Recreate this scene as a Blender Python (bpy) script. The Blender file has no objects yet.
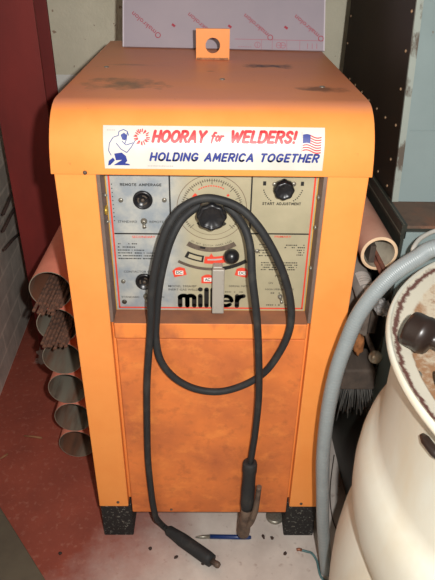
import bpy, bmesh, math, random
from mathutils import Vector, Matrix, Quaternion
random.seed(7)
PI = math.pi
scene = bpy.context.scene
COL = scene.collection

# ------------------------------------------------------------------ materials
def new_mat(name):
    m = bpy.data.materials.new(name); m.use_nodes = True
    nt = m.node_tree
    return m, nt, nt.nodes['Principled BSDF']

def ramp(nt, fac, lo, hi, c1=(0, 0, 0, 1), c2=(1, 1, 1, 1)):
    r = nt.nodes.new('ShaderNodeValToRGB')
    r.color_ramp.elements[0].position = lo; r.color_ramp.elements[1].position = hi
    r.color_ramp.elements[0].color = c1; r.color_ramp.elements[1].color = c2
    nt.links.new(fac, r.inputs['Fac'])
    return r.outputs['Color']

def noise(nt, scale, detail=5, rough=.6, stretch=None, off=None, space='Object'):
    tc = nt.nodes.new('ShaderNodeTexCoord')
    mp = nt.nodes.new('ShaderNodeMapping')
    if stretch: mp.inputs['Scale'].default_value = stretch
    if off: mp.inputs['Location'].default_value = off
    n = nt.nodes.new('ShaderNodeTexNoise')
    n.inputs['Scale'].default_value = scale; n.inputs['Detail'].default_value = detail
    n.inputs['Roughness'].default_value = rough
    nt.links.new(tc.outputs[space], mp.inputs['Vector']); nt.links.new(mp.outputs['Vector'], n.inputs['Vector'])
    return n.outputs['Fac']

def mixc(nt, fac, a, b):
    m = nt.nodes.new('ShaderNodeMix'); m.data_type = 'RGBA'
    if isinstance(fac, (int, float)): m.inputs[0].default_value = fac
    else: nt.links.new(fac, m.inputs[0])
    for v, i in ((a, 6), (b, 7)):
        if isinstance(v, tuple): m.inputs[i].default_value = v if len(v) == 4 else (*v, 1)
        else: nt.links.new(v, m.inputs[i])
    return m.outputs[2]

def bumped(nt, b, h, strength=.2, dist=.002):
    bp = nt.nodes.new('ShaderNodeBump'); bp.inputs['Strength'].default_value = strength
    bp.inputs['Distance'].default_value = dist
    nt.links.new(h, bp.inputs['Height']); nt.links.new(bp.outputs['Normal'], b.inputs['Normal'])

def srgb(r, g, b):
    f = lambda c: (c/255/12.92) if c/255 <= .04045 else ((c/255+.055)/1.055)**2.4
    return (f(r), f(g), f(b), 1)

def plain(name, c, rough=.5, metal=0, var=.0, scale=40, bump=0, spec=.5):
    m, nt, b = new_mat(name)
    b.inputs['Roughness'].default_value = rough; b.inputs['Metallic'].default_value = metal
    b.inputs['Specular IOR Level'].default_value = spec
    if var:
        n = noise(nt, scale)
        d = tuple(x*(1-var) for x in c[:3])+(1,)
        l = tuple(min(1, x*(1+var*.5)) for x in c[:3])+(1,)
        nt.links.new(mixc(nt, ramp(nt, n, .3, .7), d, l), b.inputs['Base Color'])
    else:
        n = noise(nt, scale) if bump else None
        b.inputs['Base Color'].default_value = c
    if bump: bumped(nt, b, n, bump)
    return m

def layered(name, base, layers, rough=.5, metal=0, bump=0, spec=.5, space='Object'):
    """layers: (colour, scale, lo, hi, strength, stretch, offset)"""
    m, nt, b = new_mat(name)
    b.inputs['Roughness'].default_value = rough; b.inputs['Metallic'].default_value = metal
    b.inputs['Specular IOR Level'].default_value = spec
    cur = base; n = None
    for (c, sc, lo, hi, st, stretch, off) in layers:
        n = noise(nt, sc, stretch=stretch, off=off, space=space)
        f = ramp(nt, n, lo, hi, (0, 0, 0, 1), (st, st, st, 1))
        cur = mixc(nt, f, cur, c)
    nt.links.new(cur, b.inputs['Base Color'])
    if bump: bumped(nt, b, n, bump)
    return m

M = {}
ORANGE = srgb(242, 153, 78)
M['orange'] = layered('orange_paint', ORANGE, [(srgb(234, 138, 64), 9, .4, .75, .6, None, None), (srgb(150, 90, 50), 90, .70, .78, .55, None, None)], rough=.42, spec=.35, bump=.03)
# hood: same paint, with grime that has settled on the flat top
m, nt, b = new_mat('hood_paint'); M['hood'] = m
b.inputs['Roughness'].default_value = .42; b.inputs['Specular IOR Level'].default_value = .35
n1 = ramp(nt, noise(nt, 9), .4, .75, (0, 0, 0, 1), (.6, .6, .6, 1))
c = mixc(nt, n1, ORANGE, srgb(234, 138, 64))
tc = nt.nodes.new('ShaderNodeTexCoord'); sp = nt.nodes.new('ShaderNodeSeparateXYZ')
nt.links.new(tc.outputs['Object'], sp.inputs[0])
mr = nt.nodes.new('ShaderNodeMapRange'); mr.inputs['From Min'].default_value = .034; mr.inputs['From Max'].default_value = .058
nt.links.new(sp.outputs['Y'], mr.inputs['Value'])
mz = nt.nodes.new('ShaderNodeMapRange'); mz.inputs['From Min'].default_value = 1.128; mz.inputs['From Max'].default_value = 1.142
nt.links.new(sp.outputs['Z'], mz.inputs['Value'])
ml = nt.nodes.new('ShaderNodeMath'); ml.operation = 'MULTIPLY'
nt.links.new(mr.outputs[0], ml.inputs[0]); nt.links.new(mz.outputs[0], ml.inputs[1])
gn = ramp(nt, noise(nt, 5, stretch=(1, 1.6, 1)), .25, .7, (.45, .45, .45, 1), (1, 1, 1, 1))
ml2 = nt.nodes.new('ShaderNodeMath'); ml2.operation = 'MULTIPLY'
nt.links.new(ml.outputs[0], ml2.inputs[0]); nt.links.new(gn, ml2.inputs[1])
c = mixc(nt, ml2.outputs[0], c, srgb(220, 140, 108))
def blob(nt, cx, cy, rx, ry, sc=14):
    """soft noisy stain centred on an object-space point of the top"""
    tc = nt.nodes.new('ShaderNodeTexCoord')
    mp = nt.nodes.new('ShaderNodeMapping'); mp.vector_type = 'POINT'
    mp.inputs['Scale'].default_value = (1/rx, 1/ry, 0)
    mp.inputs['Location'].default_value = (-cx/rx, -cy/ry, 0)
    nt.links.new(tc.outputs['Object'], mp.inputs['Vector'])
    ln = nt.nodes.new('ShaderNodeVectorMath'); ln.operation = 'LENGTH'
    nt.links.new(mp.outputs['Vector'], ln.inputs[0])
    ns = noise(nt, sc)
    ad = nt.nodes.new('ShaderNodeMath'); ad.operation = 'ADD'
    sc_ = nt.nodes.new('ShaderNodeMath'); sc_.operation = 'MULTIPLY_ADD'; sc_.inputs[1].default_value = 2.2; sc_.inputs[2].default_value = -.6
    nt.links.new(ns, sc_.inputs[0]); nt.links.new(ln.outputs['Value'], ad.inputs[0]); nt.links.new(sc_.outputs[0], ad.inputs[1])
    return ad.outputs[0]
for (cx, cy, rx, ry, st, cc) in ((.125, .40, .13, .05, 1, srgb(62, 44, 36)), (-.18, .19, .16, .12, .8, srgb(112, 92, 72)), (.20, .17, .12, .05, .7, srgb(84, 62, 50)),
                                 (-.20, .40, .16, .03, .35, srgb(90, 62, 50)), (.02, .66, .30, .10, .4, srgb(100, 74, 60)), (-.005, .335, .02, .008, .7, srgb(50, 36, 30))):
    f = ramp(nt, blob(nt, cx, cy, rx, ry), .55, 1.75, (st, st, st, 1), (0, 0, 0, 1))
    f2 = nt.nodes.new('ShaderNodeMath'); f2.operation = 'MULTIPLY'
    nt.links.new(f, f2.inputs[0]); nt.links.new(mz.outputs[0], f2.inputs[1])
    c = mixc(nt, f2.outputs[0], c, cc)
sm = ramp(nt, noise(nt, 80), .68, .76, (0, 0, 0, 1), (.4, .4, .4, 1))
c = mixc(nt, sm, c, srgb(110, 70, 45))
nt.links.new(c, b.inputs['Base Color'])

M['door_rust'] = layered('worn_orange_door', srgb(226, 128, 66), [
    (srgb(178, 98, 60), 6, .35, .7, .85, None, (3, 0, 1)), (srgb(238, 146, 74), 16, .52, .72, .65, (1, 1, 1.4), None),
    (srgb(150, 82, 54), 38, .52, .78, .5, None, None)], rough=.6, spec=.25, bump=.05)
M['strip_rust'] = layered('worn_orange_strip', srgb(236, 138, 68), [(srgb(176, 100, 64), 9, .45, .62, .9, (1, 1, .6), (1, 0, 0))], rough=.55, spec=.3)
M['sill'] = layered('grimy_sill', srgb(150, 98, 70), [(srgb(110, 78, 66), 10, .4, .65, .8, None, None)], rough=.7, spec=.3)
M['recess'] = layered('grimy_recess', srgb(116, 98, 88), [(srgb(86, 72, 66), 14, .4, .7, .7, None, None)], rough=.6)
M['foot'] = layered('black_rough_wood', srgb(30, 28, 27), [(srgb(130, 128, 120), 170, .58, .66, .8, None, None)], rough=.85, bump=.6)
M['blackplastic'] = plain('black_bakelite', srgb(24, 24, 27), .32, var=.2)
M['blackrubber'] = layered('black_cable_rubber', srgb(40, 41, 42), [(srgb(84, 82, 76), 22, .52, .8, .5, None, None)], rough=.62, spec=.3)
M['decal_black'] = plain('black_ink', srgb(28, 26, 24), .5)
M['decal_red'] = plain('red_ink', srgb(220, 70, 48), .5)
M['ink_brown'] = plain('faded_ink', srgb(112, 92, 74), .5)
M['hooray_red'] = plain('sticker_red', srgb(214, 40, 46), .45)
M['sticker_blue'] = plain('sticker_blue', srgb(34, 50, 128), .45)
M['sticker_grey'] = plain('sticker_faint', srgb(170, 165, 160), .5)
M['sticker'] = layered('sticker_white', srgb(208, 205, 197), [(srgb(190, 186, 176), 12, .4, .7, .6, None, None)], rough=.35)
M['white'] = plain('white_ink', srgb(225, 222, 214), .5)
M['gold'] = plain('gold_edge', srgb(206, 160, 70), .45, .2)
M['brass'] = plain('brass', srgb(206, 168, 70), .35, .6, var=.3)
M['screw'] = plain('dull_screw', srgb(150, 146, 134), .35, .6, var=.3, scale=200)
M['lever'] = layered('worn_grey_lever', srgb(166, 160, 150), [(srgb(120, 108, 96), 30, .5, .7, .6, None, None)], rough=.5, metal=.2)
M['jaw'] = layered('burnt_metal', srgb(112, 94, 80), [(srgb(70, 58, 52), 40, .45, .65, .8, None, None)], rough=.6, metal=.3)

# faceplate: aluminium, base colour mottled blue-grey on the left bay, khaki on the rest
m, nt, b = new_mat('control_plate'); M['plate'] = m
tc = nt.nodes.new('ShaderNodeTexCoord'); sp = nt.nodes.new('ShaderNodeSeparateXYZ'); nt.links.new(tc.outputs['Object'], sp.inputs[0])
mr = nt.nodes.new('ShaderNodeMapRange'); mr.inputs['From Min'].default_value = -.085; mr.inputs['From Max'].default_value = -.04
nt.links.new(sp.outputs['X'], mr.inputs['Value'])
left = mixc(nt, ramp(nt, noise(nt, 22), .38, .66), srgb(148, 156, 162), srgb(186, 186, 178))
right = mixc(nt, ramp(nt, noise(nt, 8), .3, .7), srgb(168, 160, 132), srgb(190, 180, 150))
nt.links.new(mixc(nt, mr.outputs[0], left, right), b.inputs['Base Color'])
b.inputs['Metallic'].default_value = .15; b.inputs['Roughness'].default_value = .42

M['floor'], nt, b = new_mat('painted_concrete_floor')
red = mixc(nt, ramp(nt, noise(nt, 7), .3, .7), srgb(154, 74, 56), srgb(132, 63, 49))
red = mixc(nt, ramp(nt, noise(nt, 60), .55, .75, (0, 0, 0, 1), (.4, .4, .4, 1)), red, srgb(190, 134, 114))
gry = mixc(nt, ramp(nt, noise(nt, 10), .3, .7), srgb(206, 197, 188), srgb(182, 172, 164))
gry = mixc(nt, ramp(nt, noise(nt, 45), .60, .70, (0, 0, 0, 1), (.5, .5, .5, 1)), gry, srgb(140, 118, 108))
tc = nt.nodes.new('ShaderNodeTexCoord'); sp = nt.nodes.new('ShaderNodeSeparateXYZ'); nt.links.new(tc.outputs['Object'], sp.inputs[0])
# worn line: grey where x - 0.35*y > -0.37 (roughly), broken up with noise
my = nt.nodes.new('ShaderNodeMath'); my.operation = 'MULTIPLY_ADD'; my.inputs[1].default_value = -.9
nt.links.new(sp.outputs['Y'], my.inputs[0]); nt.links.new(sp.outputs['X'], my.inputs[2])
ns = noise(nt, 8, 8, .7)
ad = nt.nodes.new('ShaderNodeMath'); ad.operation = 'MULTIPLY_ADD'; ad.inputs[1].default_value = .32
nt.links.new(ns, ad.inputs[0]); nt.links.new(my.outputs[0], ad.inputs[2])
mkA = ramp(nt, ad.outputs[0], .0, .2)
# right of the machine it is bare everywhere
mx = nt.nodes.new('ShaderNodeMapRange'); mx.inputs['From Min'].default_value = -.16; mx.inputs['From Max'].default_value = -.02
nt.links.new(sp.outputs['X'], mx.inputs['Value'])
sh = nt.nodes.new('ShaderNodeMapRange'); sh.inputs['From Min'].default_value = -.16; sh.inputs['From Max'].default_value = .22
sh.inputs['To Min'].default_value = 0; sh.inputs['To Max'].default_value = 1
nt.links.new(ad.outputs[0], sh.inputs['Value'])
mm = nt.nodes.new('ShaderNodeMath'); mm.operation = 'MAXIMUM'
nt.links.new(sh.outputs[0], mm.inputs[0]); nt.links.new(mx.outputs[0], mm.inputs[1])
# dusty heap in the corner by the block wall
dl = ramp(nt, blob(nt, -.64, .83, .12, .14, 9), .9, 1.5, (1, 1, 1, 1), (0, 0, 0, 1))
mm2 = nt.nodes.new('ShaderNodeMath'); mm2.operation = 'MAXIMUM'
nt.links.new(mm.outputs[0], mm2.inputs[0]); nt.links.new(dl, mm2.inputs[1])
nt.links.new(mixc(nt, mm2.outputs[0], red, gry), b.inputs['Base Color'])
b.inputs['Roughness'].default_value = .75; bumped(nt, b, ns, .25, .004)

M['block'], nt, b = new_mat('grey_block_wall')
tc = nt.nodes.new('ShaderNodeTexCoord'); mp = nt.nodes.new('ShaderNodeMapping'); mp.inputs['Rotation'].default_value = (PI/2, 0, PI/2)
sx = nt.nodes.new('ShaderNodeSeparateXYZ'); cx_ = nt.nodes.new('ShaderNodeCombineXYZ')
nt.links.new(tc.outputs['Object'], sx.inputs[0]); nt.links.new(sx.outputs['Y'], cx_.inputs[0]); nt.links.new(sx.outputs['Z'], cx_.inputs[1])
br = nt.nodes.new('ShaderNodeTexBrick'); nt.links.new(cx_.outputs[0], br.inputs['Vector'])
br.inputs['Scale'].default_value = 1; br.inputs['Brick Width'].default_value = .24; br.inputs['Row Height'].default_value = .085
br.inputs['Mortar Size'].default_value = .006
br.inputs['Color1'].default_value = srgb(204, 196, 184); br.inputs['Color2'].default_value = srgb(186, 178, 166); br.inputs['Mortar'].default_value = srgb(222, 212, 198)
st = ramp(nt, noise(nt, 14), .35, .7, (0, 0, 0, 1), (.6, .6, .6, 1))
nt.links.new(mixc(nt, st, br.outputs['Color'], srgb(140, 134, 126)), b.inputs['Base Color'])
b.inputs['Roughness'].default_value = .9; bumped(nt, b, br.outputs['Fac'], -.4, .006)

M['plaster'], nt, b = new_mat('cream_painted_wall')
base = mixc(nt, ramp(nt, noise(nt, 6), .35, .7), srgb(236, 230, 206), srgb(220, 214, 190))
spk = ramp(nt, noise(nt, 34, 3), .69, .73, (0, 0, 0, 1), (.7, .7, .7, 1))
base = mixc(nt, spk, base, srgb(130, 84, 54))
tc = nt.nodes.new('ShaderNodeTexCoord'); sp = nt.nodes.new('ShaderNodeSeparateXYZ'); nt.links.new(tc.outputs['Object'], sp.inputs[0])
def less(sock, v):
    q = nt.nodes.new('ShaderNodeMath'); q.operation = 'LESS_THAN'; q.inputs[1].default_value = v; nt.links.new(sock, q.inputs[0]); return q.outputs[0]
q = nt.nodes.new('ShaderNodeMath'); q.operation = 'MULTIPLY'
nt.links.new(less(sp.outputs['Z'], .955), q.inputs[0]); nt.links.new(less(sp.outputs['X'], -.485), q.inputs[1])
nt.links.new(mixc(nt, q.outputs[0], base, srgb(244, 245, 238)), b.inputs['Base Color'])
b.inputs['Roughness'].default_value = .8; bumped(nt, b, noise(nt, 90), .5, .004)

M['redsteel'] = layered('red_oxide_steel', srgb(126, 44, 40), [(srgb(98, 36, 34), 8, .35, .7, .7, (1, 1, .4), None), (srgb(160, 84, 70), 55, .68, .76, .5, None, None)], rough=.6, spec=.35)
M['pipe_out'] = layered('pink_primer', srgb(232, 146, 122), [(srgb(210, 122, 102), 10, .4, .7, .7, None, None)], rough=.65)
M['pipe_in'] = layered('dull_pipe_bore', srgb(134, 128, 114), [(srgb(130, 78, 54), 12, .44, .62, .85, (1, .15, 1), None), (srgb(66, 60, 52), 30, .5, .72, .6, (1, .2, 1), None)], rough=.6, metal=.15)
M['pipe_edge'] = plain('pipe_edge', srgb(150, 142, 126), .5, .3, var=.3)
M['rust'] = layered('rusty_rod', srgb(116, 66, 46), [(srgb(72, 42, 32), 40, .4, .65, .9, None, None)], rough=.8)
M['rust2'] = layered('dark_rusty_rod', srgb(112, 76, 58), [(srgb(64, 46, 38), 60, .4, .6, .9, None, None)], rough=.85)
M['clay_out'] = layered('clay_pipe_side', srgb(206, 158, 136), [(srgb(180, 124, 104), 9, .4, .7, .7, None, None)], rough=.7)
M['clay_rim'] = plain('cream_cut_end', srgb(228, 196, 160), .7, var=.15)
M['clay_in'] = layered('pale_bore', srgb(190, 180, 160), [(srgb(140, 124, 106), 18, .45, .7, .7, None, None)], rough=.7)
M['darkpanel'] = layered('dark_brown_panel', srgb(50, 42, 34), [(srgb(38, 32, 27), 5, .4, .7, .6, None, None), (srgb(106, 96, 96), 5, .66, .8, .5, (1, 1, .6), (2, 4, 3.1))], rough=.5)
M['darkframe'] = plain('dark_green_frame', srgb(50, 52, 46), .5, var=.3)
M['frameline'] = plain('frame_edge', srgb(96, 94, 82), .5, var=.3)
M['bluegrey'] = layered('blue_grey_enamel', srgb(134, 150, 150), [(srgb(120, 136, 136), 5, .4, .7, .6, None, None), (srgb(110, 82, 62), 60, .70, .75, .6, None, None)], rough=.5)
M['rustledge'] = layered('rust_stained_ledge', srgb(104, 84, 70), [(srgb(132, 84, 60), 9, .48, .66, .8, None, None), (srgb(70, 58, 52), 25, .5, .7, .7, None, None)], rough=.7)
M['chipedge'] = layered('chipped_angle', srgb(150, 158, 150), [(srgb(78, 62, 48), 34, .5, .6, .9, (1, 1, .5), None)], rough=.6)
M['rivet'] = plain('rivet', srgb(170, 140, 110), .4, .4, var=.3)

# drum
M['drum'] = layered('cream_drum_paint', srgb(206, 205, 192), [(srgb(192, 172, 138), 5, .45, .75, .7, (1, 1, .5), None), (srgb(100, 74, 50), 30, .735, .75, .8, None, (3, 1, 2))], rough=.45, spec=.4)
m, nt, b = new_mat('drum_lid_paint'); M['drumtop'] = m
tc = nt.nodes.new('ShaderNodeTexCoord'); mp = nt.nodes.new('ShaderNodeMapping'); mp.inputs['Location'].default_value = (0, 0, 0); mp.inputs['Scale'].default_value = (1, 1, 0)
nt.links.new(tc.outputs['Object'], mp.inputs[0])
ln = nt.nodes.new('ShaderNodeVectorMath'); ln.operation = 'LENGTH'; nt.links.new(mp.outputs[0], ln.inputs[0])
nn = noise(nt, 45, 6, .75)
ma = nt.nodes.new('ShaderNodeMath'); ma.operation = 'MULTIPLY_ADD'; ma.inputs[1].default_value = .022
nt.links.new(nn, ma.inputs[0]); nt.links.new(ln.outputs['Value'], ma.inputs[2])
# centre: stained; a chipped brown band near .385
cen = mixc(nt, ramp(nt, noise(nt, 16, 7, .7), .42, .56), srgb(166, 124, 90), srgb(210, 196, 172))
cen = mixc(nt, ramp(nt, noise(nt, 30, 7, .7), .58, .66, (0, 0, 0, 1), (.8, .8, .8, 1)), cen, srgb(150, 104, 76))
outer = srgb(212, 206, 188)
k = mixc(nt, ramp(nt, ma.outputs[0],   .383, .387), cen, outer)
bnd = nt.nodes.new('ShaderNodeValToRGB'); e = bnd.color_ramp.elements
e[0].position = .4035; e[0].color = (0, 0, 0, 1); e[1].position = .4045; e[1].color = (1, 1, 1, 1)
x1 = e.new(.4105); x1.color = (1, 1, 1, 1); x2 = e.new(.4115); x2.color = (0, 0, 0, 1)
nt.links.new(ma.outputs[0], bnd.inputs['Fac'])
gap = ramp(nt, noise(nt, 14, 2), .30, .33)
mg = nt.nodes.new('ShaderNodeMath'); mg.operation = 'MULTIPLY'; nt.links.new(bnd.outputs['Color'], mg.inputs[0]); nt.links.new(gap, mg.inputs[1])
nt.links.new(mixc(nt, mg.outputs[0], k, srgb(104, 68, 60)), b.inputs['Base Color'])
b.inputs['Roughness'].default_value = .5
M['capbrown'] = plain('dark_brown_plastic', srgb(36, 26, 22), .36, var=.2)
M['hose'] = plain('grey_conduit', srgb(134, 142, 144), .42, var=.08, scale=30)
M['sheet'], nt, b = new_mat('film_covered_sheet')
n = noise(nt, 3)
nt.links.new(mixc(nt, ramp(nt, n, .3, .7), srgb(176, 164, 172), srgb(160, 152, 162)), b.inputs['Base Color']); b.inputs['Roughness'].default_value = .3
M['sheet_edge'] = plain('sheet_clear_edge', srgb(206, 198, 206), .2)
M['pinkink'] = plain('film_red_ink', srgb(170, 60, 76), .5)
M['pinkline'] = plain('film_pink_ink', srgb(178, 112, 124), .5)
M['timber'] = layered('dark_old_timber', srgb(80, 69, 60), [(srgb(60, 52, 46), 12, .4, .65, .9, (3, .5, 3), None)], rough=.8)
M['timber2'] = layered('grey_old_timber', srgb(120, 108, 98), [(srgb(84, 74, 66), 12, .4, .65, .9, (3, .5, 3), None)], rough=.8)
M['tube'] = layered('dusty_clear_tube', srgb(120, 114, 108), [(srgb(84, 78, 74), 16, .4, .7, .7, None, None)], rough=.4)
M['label'] = plain('paper_label', srgb(206, 200, 192), .6, var=.1)
M['silver'] = plain('silver_ball', srgb(196, 188, 168), .18, .35, var=.3)
M['rag'] = plain('orange_rag', srgb(150, 96, 52), .85, var=.4)
M['bristle'] = plain('dusty_bristles', srgb(84, 82, 78), .8, var=.5)
M['plastic'] = plain('crumpled_clear_plastic', srgb(150, 148, 146), .18, var=.6, scale=60)
M['teal'] = plain('teal_wire', srgb(74, 108, 110), .5, var=.3)
M['copper'] = plain('bare_copper', srgb(150, 96, 72), .4, .4)
M['bluepen'] = plain('blue_plastic', srgb(28, 52, 104), .3, var=.2)
M['splinter'] = plain('pale_splinter', srgb(150, 106, 72), .8, var=.2)
M['grit'] = plain('dark_grit', srgb(64, 48, 42), .9, var=.3)
M['darkbox'] = layered('dark_lid', srgb(84, 76, 62), [(srgb(60, 50, 42), 6, .4, .7, .8, None, None)], rough=.6)

# ------------------------------------------------------------------ geometry
def _o(w=.8, n=14, a0=0, a1=360, cz=.5, rz=.5):
    return [(w/2+w/2*math.cos(math.radians(a0+(a1-a0)*k/n)), cz+rz*math.sin(math.radians(a0+(a1-a0)*k/n))) for k in range(n+1)]
_bowl = lambda zt, zb, w: [(0, zt), (w*.55, zt)]+[(w*.55+(w*.45)*math.sin(math.pi*k/6), (zt+zb)/2+(zt-zb)/2*math.cos(math.pi*k/6)) for k in range(7)]+[(0, zb)]
GLYPH = {' ': (.35, []), 'H': (.7, [[(0,0),(0,1)],[(.7,0),(.7,1)],[(0,.5),(.7,.5)]]), 'O': (.85, [_o(.85)]),
 'R': (.65, [[(0,0),(0,1)], _bowl(1,.48,.65), [(.3,.48),(.65,0)]]), 'A': (.8, [[(0,0),(.4,1),(.8,0)],[(.15,.32),(.65,.32)]]),
 'Y': (.75, [[(0,1),(.37,.5),(.75,1)],[(.37,.5),(.37,0)]]), 'W': (1.05, [[(0,1),(.25,0),(.52,.8),(.8,0),(1.05,1)]]),
 'E': (.55, [[(.55,0),(0,0),(0,1),(.55,1)],[(0,.5),(.48,.5)]]), 'L': (.5, [[(0,1),(0,0),(.5,0)]]), 'D': (.7, [_bowl(1,0,.7), [(0,0),(0,1)]]),
 'S': (.6, [[(.57,.85),(.45,.97),(.25,1),(.07,.88),(.05,.7),(.2,.56),(.42,.46),(.58,.32),(.55,.12),(.35,0),(.15,.02),(.02,.15)]]),
 '!': (.1, [[(.05,1),(.05,.35)],[(.05,0),(.05,.01)]]), 'I': (.02, [[(0,0),(0,1)]]), 'N': (.7, [[(0,0),(0,1),(.7,0),(.7,1)]]),
 'G': (.8, [_o(.8, 12, 45, 330)+[(.78,.42),(.45,.42)]]), 'M': (.85, [[(0,0),(.08,1),(.42,.25),(.77,1),(.85,0)]]), 'C': (.75, [_o(.8, 12, 45, 315)]),
 'T': (.65, [[(.32,0),(.32,1)],[(0,1),(.65,1)]]), 'P': (.6, [[(0,0),(0,1)], _bowl(1,.42,.6)]), 'J': (.5, [[(.5,1),(.5,.2),(.35,0),(.12,0),(0,.18)]]),
 'U': (.7, [[(0,1),(0,.3),(.12,.05),(.35,0),(.58,.05),(.7,.3),(.7,1)]]), 'Q': (.85, [_o(.85), [(.5,.25),(.85,0)]]), 'F': (.5, [[(0,0),(0,1),(.5,1)],[(0,.5),(.42,.5)]]),
 'f': (.45, [[(.1,-.2),(.1,.8),(.2,1),(.42,.97)],[(-.08,.6),(.36,.6)]]), 'o': (.5, [_o(.5, 12, 0, 360, .3, .3)]), 'r': (.38, [[(0,0),(0,.6)],[(0,.4),(.15,.58),(.38,.58)]])}

class G:
    def __init__(s): s.bm = bmesh.new(); s.mi = 0; s.mats = []
    def use(s, m):
        if m not in s.mats: s.mats.append(m)
        s.mi = s.mats.index(m); return s
    def f(s, vs, smooth=False):
        try: fc = s.bm.faces.new(vs)
        except ValueError: return None
        fc.material_index = s.mi; fc.smooth = smooth; return fc
    def v(s, p): return s.bm.verts.new(p)
    def box(s, a, b, bev=0):
        x0, y0, z0 = a; x1, y1, z1 = b
        V = [s.v(p) for p in ((x0,y0,z0),(x1,y0,z0),(x1,y1,z0),(x0,y1,z0),(x0,y0,z1),(x1,y0,z1),(x1,y1,z1),(x0,y1,z1))]
        fs = [s.f([V[i] for i in q]) for q in ((3,2,1,0),(4,5,6,7),(0,1,5,4),(1,2,6,5),(2,3,7,6),(3,0,4,7))]
        if bev:
            es = set(e for fc in fs for e in fc.edges)
            bmesh.ops.bevel(s.bm, geom=list(es), offset=bev, segments=2, affect='EDGES', profile=.5)
        return s
    def hexa(s, P):
        V = [s.v(p) for p in P]
        for q in ((3,2,1,0),(4,5,6,7),(0,1,5,4),(1,2,6,5),(2,3,7,6),(3,0,4,7)): s.f([V[i] for i in q])
        return s
    def quadxz(s, x0, z0, x1, z1, y):
        s.f([s.v((x0,y,z0)), s.v((x1,y,z0)), s.v((x1,y,z1)), s.v((x0,y,z1))]); return s
    def frame(s, d):
        d = Vector(d).normalized(); up = Vector((0,0,1)) if abs(d.z) < .9 else Vector((1,0,0))
        u = d.cross(up).normalized(); return u, u.cross(d).normalized()
    def lathe(s, prof, c=(0,0,0), axis=(0,0,1), n=40, lobes=0, amp=0, caps=True):
        """prof: (radius, distance along axis)"""
        c = Vector(c); d = Vector(axis).normalized(); u, w = s.frame(d); rings = []
        for r, t in prof:
            ring = []
            for i in range(n):
                a = 2*PI*i/n; rr = r*(1+amp*math.cos(lobes*a)) if lobes else r
                ring.append(s.v(c+d*t+u*rr*math.cos(a)+w*rr*math.sin(a)))
            rings.append(ring)
        for a, b in zip(rings, rings[1:]):
            for i in range(n): s.f([a[i], a[(i+1) % n], b[(i+1) % n], b[i]], True)
        if caps:
            if prof[0][0] > 1e-5: s.f(rings[0][::-1])
            if prof[-1][0] > 1e-5: s.f(rings[-1])
        return s
    def tube(s, pts, r, n=12, caps=True, ring=None):
        P = [Vector(p) for p in pts]; rings = []; u = None
        for i, p in enumerate(P):
            d = (P[min(i+1, len(P)-1)]-P[max(i-1, 0)]).normalized()
            if u is None: u, w = s.frame(d)
            u = (u-d*u.dot(d)).normalized(); w = d.cross(u)
            rr = r(i) if callable(r) else r
            rings.append([s.v(p+u*rr*math.cos(2*PI*k/n)+w*rr*math.sin(2*PI*k/n)) for k in range(n)])
        for a, b in zip(rings, rings[1:]):
            for i in range(n): s.f([a[i], a[(i+1) % n], b[(i+1) % n], b[i]], True)
        if caps: s.f(rings[0][::-1]); s.f(rings[-1])
        return s
    def stroke(s, pts, w, y, caps=True):
        """flat ink stroke in the XZ plane at depth y"""
        segs = []
        for (a, b) in zip(pts, pts[1:]):      # short pieces, so that ink can follow a curved sheet
            m_ = max(1, int(math.hypot(b[0]-a[0], b[1]-a[1])/.005))
            segs += [((a[0]+(b[0]-a[0])*q/m_, a[1]+(b[1]-a[1])*q/m_), (a[0]+(b[0]-a[0])*(q+1)/m_, a[1]+(b[1]-a[1])*(q+1)/m_)) for q in range(m_)]
        for (a, b) in segs:
            d = Vector((b[0]-a[0], b[1]-a[1]))
            if d.length < 1e-9: continue
            nrm = Vector((-d.y, d.x)).normalized()*w/2
            s.f([s.v((a[0]-nrm.x, y, a[1]-nrm.y)), s.v((b[0]-nrm.x, y, b[1]-nrm.y)), s.v((b[0]+nrm.x, y, b[1]+nrm.y)), s.v((a[0]+nrm.x, y, a[1]+nrm.y))])
        if caps:
            for p in pts: s.disc(p[0], p[1], w/2, y, 10)
        return s
    def disc(s, x, z, r, y, n=20):
        s.f([s.v((x+r*math.cos(2*PI*k/n), y, z+r*math.sin(2*PI*k/n))) for k in range(n)]); return s
    def arc(s, cx, cz, r0, r1, a0, a1, y, n=24):
        for k in range(n):
            a = math.radians(a0+(a1-a0)*k/n); b_ = math.radians(a0+(a1-a0)*(k+1)/n)
            s.f([s.v((cx+r0*math.cos(a), y, cz+r0*math.sin(a))), s.v((cx+r1*math.cos(a), y, cz+r1*math.sin(a))),
                 s.v((cx+r1*math.cos(b_), y, cz+r1*math.sin(b_))), s.v((cx+r0*math.cos(b_), y, cz+r0*math.sin(b_)))])
        return s
    def text(s, body, x0, x1, z0, z1, y, bold=0, shear=0, font_w=None):
        cu = bpy.data.curves.new('t', 'FONT'); cu.body = body; cu.offset = bold; cu.shear = shear; cu.resolution_u = 3
        ob = bpy.data.objects.new('t', cu); COL.objects.link(ob)
        dg = bpy.context.evaluated_depsgraph_get(); dg.update()
        me = bpy.data.meshes.new_from_object(ob.evaluated_get(dg))
        xs = [v.co.x for v in me.vertices]; ys = [v.co.y for v in me.vertices]
        sx, ox = (x1-x0)/(max(xs)-min(xs)), min(xs); sz, oz = (z1-z0)/(max(ys)-min(ys)), min(ys)
        vs = [s.v((x0+(v.co.x-ox)*sx, y, z0+(v.co.y-oz)*sz)) for v in me.vertices]
        for p in me.polygons: s.f([vs[i] for i in p.vertices])
        bpy.data.objects.remove(ob); bpy.data.curves.remove(cu); bpy.data.meshes.remove(me)
        return s
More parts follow.
